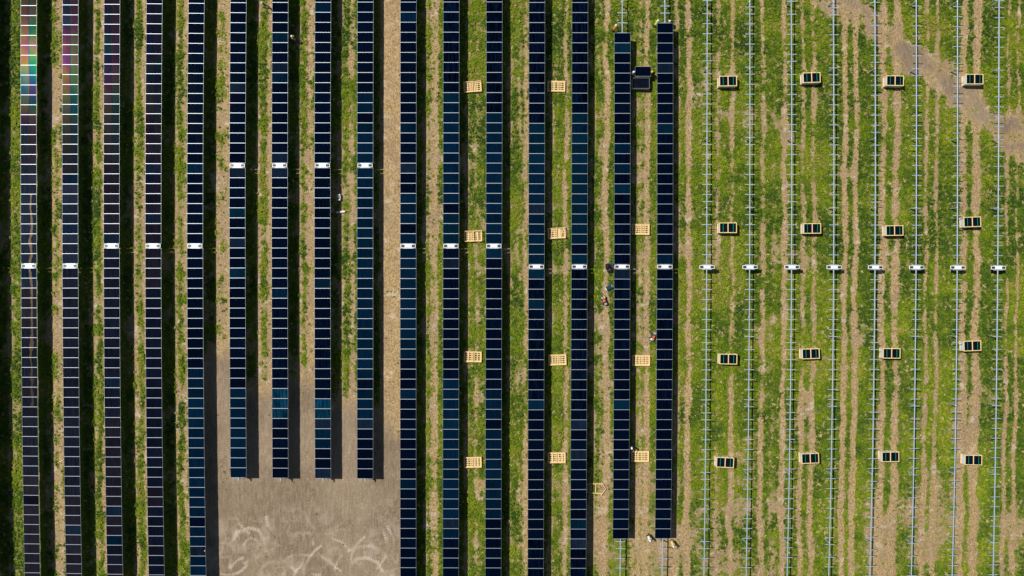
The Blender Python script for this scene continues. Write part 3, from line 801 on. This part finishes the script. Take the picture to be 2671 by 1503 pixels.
# ------------------------------------------------------------------ emptied crates (pallet floor, low frame, loose boards)
def empty_crate(px, py, deg, ht, label, mid=True, boards=(), pale=True, slats=5, seed=0):
    p = W(px, py, 0)
    root = thing('empty_crate', label, 'crate', p, R(deg), 'emptied pallet crates between the rows')
    L, D = 2.26, 1.36
    b = MB()
    for xx in (-1.0, -0.6, -0.2, 0.2, 0.6, 1.0): b.box((xx, 0, 0.115), (0.10, D - 0.06, 0.23))
    ysl = np.linspace(-D / 2 + 0.14, D / 2 - 0.14, slats)
    for k, yy in enumerate(ysl): b.box((0, float(yy), 0.242), (L - 0.12, 0.15 if k in (0, slats - 1) else 0.085, 0.024))
    part('slatted_floor', b, M['pine_pale'], root)
    b = MB()
    for s in (-1, 1):
        b.box((0, s * (D / 2 - 0.035), ht - 0.045), (L, 0.07, 0.09)); b.box((s * (L / 2 - 0.035), 0, ht - 0.047), (0.07, D - 0.14, 0.09))
        for q in (-1, 1): b.box((s * (L / 2 - 0.036), q * (D / 2 - 0.036), (ht - 0.09) / 2), (0.068, 0.068, ht - 0.09))
    part('side_frame', b, M['pine'], root)
    if mid:
        b = MB(); b.box((0.02, 0, ht - 0.05), (0.11, D - 0.14, 0.06)); part('middle_bar', b, M['pine_pale'], root)
    for k, (x, y, a, ln, wd) in enumerate(boards):
        b = MB(); rot = Matrix.Rotation(R(a), 3, 'Z')
        b.box((x, y, 0.267 + 0.021 * (k % 3)), (ln, wd, 0.020), rot); part('loose_board', b, M['pine_pale'], root)
    return root
EC = [  # px, py (top), tilt, height, boards, words
    (1232.5, 226, 4, 0.42, [(-.72, -.02, -72, 1.05, .06), (-.33, -.02, 91, 1.1, .10), (.25, 0, 96, 1.0, .08), (.42, -.05, 92, 1.1, .10)], 'emptied pine crate with a slanted loose board, topmost in the left column of empties'),
    (1234, 616, 2, 0.60, [(-.78, 0, 90, 1.0, .06), (-.55, 0, 88, 1.05, .14), (-.34, 0, 93, 1.0, .09), (.25, .05, 70, .9, .06), (.38, 0, 80, .9, .06), (.56, 0, 91, 1.1, .18)], 'tall emptied pine crate full of loose boards, second down the left column of empties'),
    (1233, 931, -1, 0.38, [(-.60, -.1, 84, 1.3, .08), (-.5, 0, 90, 1.1, .06), (.2, 0, 90, 1.1, .07)], 'emptied pallet crate with a board poking out below, third down the left column of empties'),
    (1233, 1206.5, 1.5, 0.38, [(-.66, 0, 90, 1.1, .08), (-.3, 0, 90, 1.1, .08), (.35, 0, 87, 1.1, .08), (.7, 0, 90, 1.1, .08)], 'emptied pallet crate with a grid of boards, lowest in the left column of empties'),
    (1451, 225, -1, 0.28, [(-.36, 0, 90, 1.1, .09), (.36, 0, 90, 1.1, .09)], 'neat low pale pallet, topmost in the middle column of empties'),
    (1452, 608.5, 3.5, 0.45, [(-.92, 0, 100, 1.0, .06), (-.75, 0, 90, 1.05, .10), (-.6, 0, 80, 1.0, .05), (-.33, 0, 90, 1.2, .10), (.36, 0, 90, 1.2, .30), (.72, .05, 65, 1.2, .09)], 'emptied crate holding a wide board and slanted boards, second down the middle column'),
    (1454, 939, 2, 0.36, [(-.66, 0, 90, 1.1, .07), (.35, 0, 90, 1.1, .09), (-.3, 0, 92, 1.1, .07)], 'emptied crate with squarish openings, third down the middle column of empties'),
    (1452, 1194.5, 0.5, 0.38, [(-.5, 0, 90, 1.1, .10), (.48, .0, 60, 1.1, .07), (.75, 0, 90, 1.15, .14), (.3, 0, 95, 1.0, .06)], 'emptied crate cluttered with crossed boards at its right, lowest in the middle column'),
    (1671, 598.5, -1, 0.34, [(-.95, 0, 75, 1.0, .06), (-.75, 0, 75, 1.0, .06), (-.5, 0, 75, 1.0, .06), (.4, 0, 90, 1.15, .07)], 'emptied crate with parallel slanted boards at its left, upper one in the right column'),
    (1672.5, 940.5, -1, 0.36, [(-.7, 0, 90, 1.1, .08), (-.35, 0, 90, 1.1, .07), (.35, 0, 90, 1.1, .08), (.75, 0, 90, 1.1, .07)], 'emptied grid crate in the right column, below the red and white machine'),
    (1670, 1191, -0.5, 0.28, [(-.36, 0, 90, 1.1, .08), (.36, 0, 90, 1.1, .08)], 'neat pale pallet beside the worker with a white helmet near the bottom')]
for k, (px, py, dg, ht, bd, lb) in enumerate(EC):
    s = 1 - ht / H0
    empty_crate(CX + (px - CX) * s, CY + (py - CY) * s, dg, ht, lb, mid=ht > 0.29, boards=bd, slats=5 if k not in (4, 10) else 5)

# broken frame
p = W(1553, 1274, 0)
root = thing('broken_crate_frame', 'broken open timber frame with splayed boards at its right end, lying half in shadow', 'crate frame', p, R(-2))
b = MB(); b.beam((-1.0, .60, .1), (0.95, .62, .1), .09, .09); part('long_rail', b, M['pine'], root)
b = MB(); b.beam((-1.0, -.60, .1), (0.95, -.60, .1), .09, .09); part('long_rail', b, M['pine'], root)
for x, wd in ((-1.02, .09), (0.03, .09)):
    b = MB(); b.beam((x, -.56, .1), (x, .56, .1), wd, .085); part('cross_bar', b, M['pine'], root)
for x0, y0, x1, y1 in ((.72, .86, 1.30, .02), (.72, -.86, 1.28, -.02), (-.74, -.4, -.70, .42), (-.58, -.36, -.56, .40)):
    b = MB(); b.beam((x0, y0, .165), (x1, y1, .165), .07, .035); part('loose_board', b, M['pine_pale'], root)

# half unpacked crate beside the carried panel
p = W(CX + (1672 - CX) * (1 - 1.0 / H0), CY + (217 - CY) * (1 - 1.0 / H0), 0)
root = thing('open_panel_crate', 'opened crate with dark panels inside, under the panel two workers carry', 'crate', p, 0)
b = MB()
for yy in (-.56, 0, .56): b.box((0, yy, .06), (2.2, .10, .12))
part('pallet_base', b, M['pine'], root)
b = MB(); b.box((0, 0, .52), (2.11, 1.29, .80)); part('panel_stack', b, M['stack'], root)
b = MB()
for s in (-1, 1):
    b.box((0, s * .66, .52), (2.16, .022, .93)); b.box((s * 1.069, 0, .50), (.022, 1.297, .92))
part('side_wall', b, M['grey'], root)

# carried panel
pc = W(1677.5, 186.5, 1.22)
root = thing('carried_solar_panel', 'loose dark solar panel carried level by two workers between the last two panelled rows', 'solar panel', pc)
o = link('panel_glass', GLASS, root, (0, 0, 0)); o.color = (*DK, .2)
link('panel_frame', FRAME, root)

# ------------------------------------------------------------------ people
def build_body(pose):
    """one continuous skinned figure, facing +Y"""
    V = []; E = []; Rr = []; T = []
    def vert(p, r, t):
        V.append(Vector(p)); Rr.append(r if isinstance(r, tuple) else (r, r)); T.append(t); return len(V) - 1
    def chain(a, pts):
        for p, r, t in pts:
            k = vert(p, r, t); E.append((a, k)); a = k
        return a
    bend = R(pose.get('bend', 5)); st = pose.get('stride', 0.05); hz = pose.get('hip', 0.94)
    Y_ = Vector((0, math.sin(bend), math.cos(bend)))
    pel = vert((0, 0, hz), (0.165, 0.115), 'leg')
    P = Vector((0, 0, hz))
    spine = chain(pel, [(P + Y_ * 0.18, (0.15, 0.105), 'torso')])
    chest = chain(spine, [(P + Y_ * 0.36, (0.18, 0.12), 'torso')])
    sh = P + Y_ * 0.47
    neckb = chain(chest, [(sh, (0.13, 0.085), 'torso')])
    hb = R(pose.get('head', 0)) + bend * 0.6
    Yh = Vector((0, math.sin(hb), math.cos(hb)))
    nk = chain(neckb, [(sh + Yh * 0.10, 0.055, 'skin')])
    hd = chain(nk, [(sh + Yh * 0.19 + Vector((0, 0.015, 0)), (0.075, 0.088), 'skin')])
    chain(hd, [(sh + Yh * 0.29, (0.078, 0.095), 'skin')])
    fw = Yh.cross(Vector((-1, 0, 0))).normalized()
    if fw.y < 0: fw = -fw
    chain(hd, [(sh + Yh * 0.20 + fw * 0.115, 0.014, 'skin')])
    arms = pose.get('arms', (((0.25, 0.05, -0.28), (0.27, 0.16, -0.52)),) * 2)
    for s, (el, wr) in zip((1, -1), arms):
        S0 = sh + Vector((s * 0.19, 0, -0.03))
        a = chain(neckb, [(S0, 0.062, 'sleeve')])
        elp = sh + Vector((s * el[0], el[1], el[2])); wrp = sh + Vector((s * wr[0], wr[1], wr[2]))
        a = chain(a, [((S0 + elp) / 2, 0.052, 'sleeve'), (elp, 0.043, 'sleeve'), ((elp + wrp) / 2, 0.038, 'skin'), (wrp, 0.027, 'skin')])
        d = (wrp - elp).normalized(); side = d.cross(Vector((0, 0, 1)))
        side = side.normalized() if side.length > 0.1 else Vector((0, 1, 0))
        palm = chain(a, [(wrp + d * 0.05, (0.036, 0.020), 'skin')])
        up = side.cross(d)
        for kf, ln in ((-1.5, 0.075), (-0.5, 0.088), (0.5, 0.082), (1.5, 0.062)):
            r0 = wrp + d * 0.095 + side * kf * 0.020
            chain(palm, [(r0, 0.009, 'skin'), (r0 + d * ln * 0.55 - up * 0.012, 0.0085, 'skin'), (r0 + d * ln * 0.9 - up * 0.035, 0.007, 'skin')])
        chain(palm, [(wrp + d * 0.055 + side * -0.045 * s, 0.010, 'skin'), (wrp + d * 0.085 + side * -0.066 * s - up * 0.01, 0.008, 'skin')])
    for s, sg in ((1, 1), (-1, -1)):
        hip = Vector((s * 0.095, 0, hz - 0.07)); fy = sg * st
        an = Vector((s * 0.12, fy, 0.085)); kn = (hip + an) / 2 + Vector((s * 0.01, 0.05 + max(0, (0.94 - hz)) * 0.9, 0.02))
        a = chain(pel, [(hip, 0.098, 'leg'), ((hip + kn) / 2, 0.083, 'leg'), (kn, 0.062, 'leg'), ((kn + an) / 2 + Vector((0, -0.015, 0.03)), 0.058, 'leg'), (an, 0.046, 'boot')])
        chain(a, [(an + Vector((s * 0.01, 0.07, -0.045)), 0.042, 'boot'), (an + Vector((s * 0.02, 0.16, -0.055)), 0.034, 'boot')])
    me = bpy.data.meshes.new('person'); me.from_pydata([tuple(v) for v in V], E, []); me.update()
    ob = bpy.data.objects.new('person_skin', me); COL.objects.link(ob)
    sk = ob.modifiers.new('skin', 'SKIN'); sk.use_smooth_shade = True
    for k, sv in enumerate(me.skin_vertices[0].data):
        sv.radius = Rr[k]; sv.use_root = (k == 0)
    sb = ob.modifiers.new('sub', 'SUBSURF'); sb.levels = 1; sb.render_levels = 1
    dg = bpy.context.evaluated_depsgraph_get(); dg.update()
    out = bpy.data.meshes.new_from_object(ob.evaluated_get(dg))
    bpy.data.objects.remove(ob)
    # material zones by nearest bone
    segs = [(V[a], V[b], T[b]) for a, b in E]
    zi = {'skin': 0, 'sleeve': 1, 'torso': 1, 'leg': 2, 'boot': 3}
    out.materials.clear()
    for k in ('skin', 'white_cloth', 'jeans', 'boots'): out.materials.append(M[k])
    torso_faces = []
    for pl in out.polygons:
        c = pl.center; best = 9; bt = 'leg'
        for a, b, t in segs:
            ab = b - a; u = max(0, min(1, (c - a).dot(ab) / max(ab.length_squared, 1e-9)))
            d = (c - (a + ab * u)).length
            if d < best: best = d; bt = t
        pl.material_index = zi[bt]
        if bt == 'torso': torso_faces.append(pl.index)
    # vest: a shell a little outside the torso
    vb = MB(); mp = {}
    for fi in torso_faces:
        pl = out.polygons[fi]; ids = []
        for vi in pl.vertices:
            if vi not in mp:
                v = out.vertices[vi]; mp[vi] = len(vb.v); vb.v.append(tuple(v.co + v.normal * 0.016))
            ids.append(mp[vi])
        vb.f.append(tuple(ids)); vb.mi.append(0)
    vest = vb.mesh('vest', M['lime_cloth'], smooth=True)
    headc = sh + Yh * 0.27 + fw * 0.005
    return out, vest, headc, hb
h_ = MB()
h_.lathe([(0.150, 0.0), (0.152, 0.012), (0.125, 0.02), (0.122, 0.06), (0.108, 0.10), (0.075, 0.132), (0.03, 0.146), (0.005, 0.148)], 18, sx=0.9, sy=1.1)
h_.box((0, 0.02, 0.142), (0.03, 0.20, 0.02))
HAT = h_.mesh('hard_hat', M['hat_w'], smooth=True)
ARM_FWD = ((( 0.24, 0.20, -0.20), (0.20, 0.45, -0.12)),) * 2
ARM_LOW = (((0.26, 0.22, -0.25), (0.20, 0.42, -0.40)),) * 2
ARM_MIX = (((0.25, 0.06, -0.28), (0.27, 0.22, -0.46)), ((0.26, 0.20, -0.18), (0.20, 0.42, -0.16)))
POSES = {'stand': build_body({'bend': 6}), 'walk': build_body({'bend': 10, 'stride': 0.26, 'arms': ARM_MIX}),
         'reach': build_body({'bend': 14, 'arms': ARM_FWD}), 'stoop': build_body({'bend': 50, 'hip': 0.90, 'head': -10, 'arms': ARM_LOW}),
         'carry': build_body({'bend': 8, 'arms': (((0.25, 0.12, -0.25), (0.24, 0.34, -0.27)),) * 2})}
def person(px, py, deg, pose, label, shirt, trousers, vest, hat='hat_w', hh=1.65):
    """px, py: the helmet in the photo; deg: facing, 0 = up the picture, counter-clockwise"""
    body, vm, hc, hb = POSES[pose]
    hh = hc.z
    p = W(px, py, hh); p.z -= hh
    off = Matrix.Rotation(R(deg), 3, 'Z') @ Vector((hc.x, hc.y, 0)); p -= off
    p.z = float(zt(p.x, p.y)) + 0.0
    o = link('person', body, None, p, (0, 0, R(deg)))
    tag(o, label, 'person', 'workers on the site')
    for k, mm in enumerate(('skin', shirt, trousers, 'boots')):
        o.material_slots[k].link = 'OBJECT'; o.material_slots[k].material = M[mm]
    ho = link('hard_hat', HAT, o, hc, (-hb * 0.8, 0, 0)); ho.material_slots[0].link = 'OBJECT'; ho.material_slots[0].material = M[hat]
    if vest:
        vo = link('vest', vm, o); vo.material_slots[0].link = 'OBJECT'; vo.material_slots[0].material = M[vest]
    return o
person(683, 7.5, 130, 'walk', 'worker in white helmet and olive vest walking at the very top edge', 'pink_cloth', 'dark_cloth', 'olive_cloth')
person(761, 95, 55, 'stoop', 'stooping worker in white helmet and olive vest standing in a panel row shadow', 'pink_cloth', 'jeans', 'olive_cloth')
person(1607.3, 66.2, -40, 'stoop', 'worker in white helmet and orange top left of a bare tube near the top', 'orange_cloth', 'jeans', 'orange_cloth')
person(1716.5, 54.2, -35, 'stoop', 'worker in lime green top at the top left corner of the last panelled row', 'lime_cloth', 'dark_cloth', 'lime_cloth')
person(1747.2, 55.2, 95, 'stoop', 'worker in white helmet and orange sleeves at the top right corner of last panelled row', 'orange_cloth', 'dark_cloth', 'dark_cloth')
person(1653.6, 188, -90, 'carry', 'worker in blue and white holding the left end of the carried panel', 'blue_cloth', 'dark_cloth', 'white_cloth')
person(1701.3, 187.5, 90, 'carry', 'worker in yellow helmet holding the right end of the carried panel', 'dark_cloth', 'dark_cloth', None, 'hat_y')
person(1648.3, 1170, -175, 'reach', 'worker in white helmet with green and blue sleeves above the neat pallet near the bottom', 'blue_cloth', 'dark_cloth', 'olive_cloth')
person(1696, 1411, -160, 'stoop', 'worker all in white bending between the lower ends of the two half finished rows', 'white_cloth', 'dark_cloth', 'white_cloth')
person(1757, 1426, -165, 'stoop', 'worker in yellow shirt and white helmet right of the last panelled row bottom end', 'yellow_cloth', 'cream_cloth', 'yellow_cloth')

# ------------------------------------------------------------------ tools and litter
# cooler with blue lid
root = thing('cooler', 'white cooler with a dark blue lid lying tilted left of a panelled row', 'cooler', W(1587.3, 750.3, 0), R(28))
b = MB(); b.box((0, 0, .19), (.80, .50, .38)); part('cooler_body', b, M['white'], root, bevel=.03)
b = MB(); b.box((0, 0, .41), (.74, .52, .06)); part('lid', b, M['blue_lid'], root, bevel=.015)
for s in (-1, 1):
    b = MB(); b.beam((s * .43, -.16, .28), (s * .43, .16, .28), .05, .04); part('handle', b, M['white'], root)
# black bags and pails by the drive
root_b = MB()
rs2 = random.Random(4)
def lumpy(cx, cy, rx, ry, hz, seed):
    mb = MB(); rr = random.Random(seed); prof = [(0.75, 0), (1.0, .15), (1.02, .4), (.82, .7), (.45, .92), (.12, 1.0), (.10, 1.12)]
    n = 18; vs = []
    for r, z in prof:
        for i in range(n):
            a = 2 * math.pi * i / n; k = r * (1 + .10 * math.sin(3 * a + seed) + .07 * math.sin(7 * a + 2 * z * 5) + rr.uniform(-.05, .05))
            vs.append((cx + k * rx * math.cos(a), cy + k * ry * math.sin(a), hz * z))
    fs = [(k * n + i, k * n + (i + 1) % n, (k + 1) * n + (i + 1) % n, (k + 1) * n + i) for k in range(len(prof) - 1) for i in range(n)]
    fs += [tuple(range(n - 1, -1, -1)), tuple((len(prof) - 1) * n + i for i in range(n))]
    mb.add(vs, fs); return mb
tag(link('rubbish_bag', lumpy(0, 0, .36, .42, .5, 1).mesh('rubbish_bag', M['bag'], True), None, W(1585.5, 696, 0)), 'shiny black plastic bag, upper one of two beside the white drive box', 'bag')
tag(link('rubbish_bag', lumpy(0, 0, .46, .38, .45, 2).mesh('rubbish_bag', M['bag'], True), None, W(1592, 705, 0)), 'shiny black plastic bag, lower and wider of two beside the white drive box', 'bag')
def pail(px, py, m, label, r=.15):
    root = thing('pail', label, 'bucket', W(px, py, 0))
    b = MB(); b.lathe([(r * .8, 0), (r, .34), (r * 1.06, .35), (r * 1.06, .37), (r * .92, .37), (r * .76, .04)], 18); part('pail_body', b, m, root, True)
    b = MB(); b.tube([(r * math.cos(t) * 1.02, .02 + r * math.sin(t) * .9, .37 + .02 * math.sin(t)) for t in np.linspace(0, math.pi, 9)], .008, 6); part('handle', b, M['grey'], root)
pail(1594.8, 689.5, M['blue_pail'], 'bright blue bucket above the black bags', .17)
pail(1600.6, 698, M['red'], 'red bucket at the left end of the white drive box', .15)

def machine(px, py, deg, label, flip=1):
    root = thing('power_tool_cart', label, 'machine', W(px, py, 0), R(deg))
    b = MB(); b.box((0, 0, .30), (.54, .70, .30), taper=.9); part('chassis', b, M['dark'], root, bevel=.03)
    b = MB(); b.box((-.02, .02, .50), (.36, .34, .12), taper=.8); part('engine_body', b, M['orange'], root, bevel=.03)
    b = MB(); b.box((0, .40, .40), (.50, .30, .40), taper=.8); part('tank_cover', b, M['white'], root, bevel=.05)
    b = MB(); b.box((0.04, -.42, .42), (.40, .26, .30), taper=.85); part('toolbox', b, M['grey'], root, bevel=.03)
    b = MB(); b.tube([(-.26, .52, .3), (-.28, .62, .68), (0, .66, .74), (.28, .62, .68), (.26, .52, .3)], .022, 8); part('handle', b, M['dark'], root, True)
    for sx in (-1, 1):
        for sy in (-.32, .30):
            b = MB(); b.lathe([(.10, -.05), (.15, -.05), (.15, .05), (.10, .05)], 16, (sx * .30, sy, .15), rot=Matrix.Rotation(math.pi / 2, 3, 'Y')); part('wheel', b, M['dark'], root, True)
    b = MB(); b.box((-.06, .42, .615), (.24, .14, .03)); part('cap', b, M['dark'], root)
    b = MB(); b.lathe([(.07, 0), (.07, .05), (.03, .07)], 12, (.1, .02, .555)); part('filler_cap', b, M['red'], root)
machine(1575.5, 785, 18, 'orange and white wheeled machine standing on the dirt track below the cooler')
machine(1703.3, 878, 155, 'white and red wheeled machine tight against the left side of the last panelled row')

root = thing('storage_tub', 'white lidded tub with blue sides and a round lime green lid, in row shadow', 'tub', W(885, 516, 0), 0)
b = MB(); b.box((0, 0, .20), (.46, .78, .40), taper=1.06); part('tub_body', b, M['white'], root, bevel=.04)
b = MB(); b.box((-.03, 0, .412), (.36, .62, .03)); part('tub_lid', b, M['blue_lid'], root, bevel=.01)
b = MB(); b.lathe([(.15, .428), (.15, .46), (.12, .48)], 20, (-.08, .06, 0), sy=1.25); part('round_lid', b, M['lime'], root, True)
for s in (-1, 1):
    b = MB(); b.box((.10, s * .31, .44), (.16, .12, .05)); part('corner_block', b, M['white'], root, bevel=.01)
root = thing('long_tool_case', 'long narrow white case with red ends lying half in row shadow', 'case', W(889, 553.3, 0), R(6))
b = MB(); b.box((0, 0, .12), (1.12, .21, .20)); part('case_body', b, M['white'], root, bevel=.02)
for s in (-1, 1):
    b = MB(); b.box((s * .61, 0, .12), (.10, .225, .215)); part('end_cap', b, M['red'], root, bevel=.02)
b = MB(); b.beam((-.10, 0, .235), (.12, 0, .235), .05, .03); part('handle', b, M['dark'], root)

rb = MB()
pts = [(-.36, -.12, .05), (-.22, -.02, .12), (-.08, .10, .06), (.06, .06, .14), (.2, .12, .07), (.34, .0, .10)]
for a, b in zip(pts[:-1], pts[1:]): rb.beam(a, b, .12, .012)
tag(link('strap_offcut', rb.mesh('strap_offcut', M['ribbon']), None, W(1338, 885, 0)), 'crumpled bright green strap lying on the grass right of a panelled row', 'strap')
lb = MB(); lb.beam((-.42, -.16, .06), (.40, .14, .10), .09, .035); lb.beam((.34, .10, .10), (.42, .20, .12), .06, .03)
tag(link('timber_offcut', lb.mesh('timber_offcut', M['pine_pale']), None, W(158.5, 1203, 0)), 'pale timber offcut lying on grass at the left of the second panelled row', 'board')
sb = MB(); sb.box((0, 0, .05), (.14, .16, .10), taper=.8)
q = row_pt(5, W(534, 1437, HP).y, HP)
tag(link('cardboard_scrap', sb.mesh('cardboard_scrap', M['pine_pale'], bevel=.015), None, (W(534.5, 1437, HP).x, q.y, q.z + .01)), 'small tan carton scrap on the right edge of the fifth row panels', 'scrap')
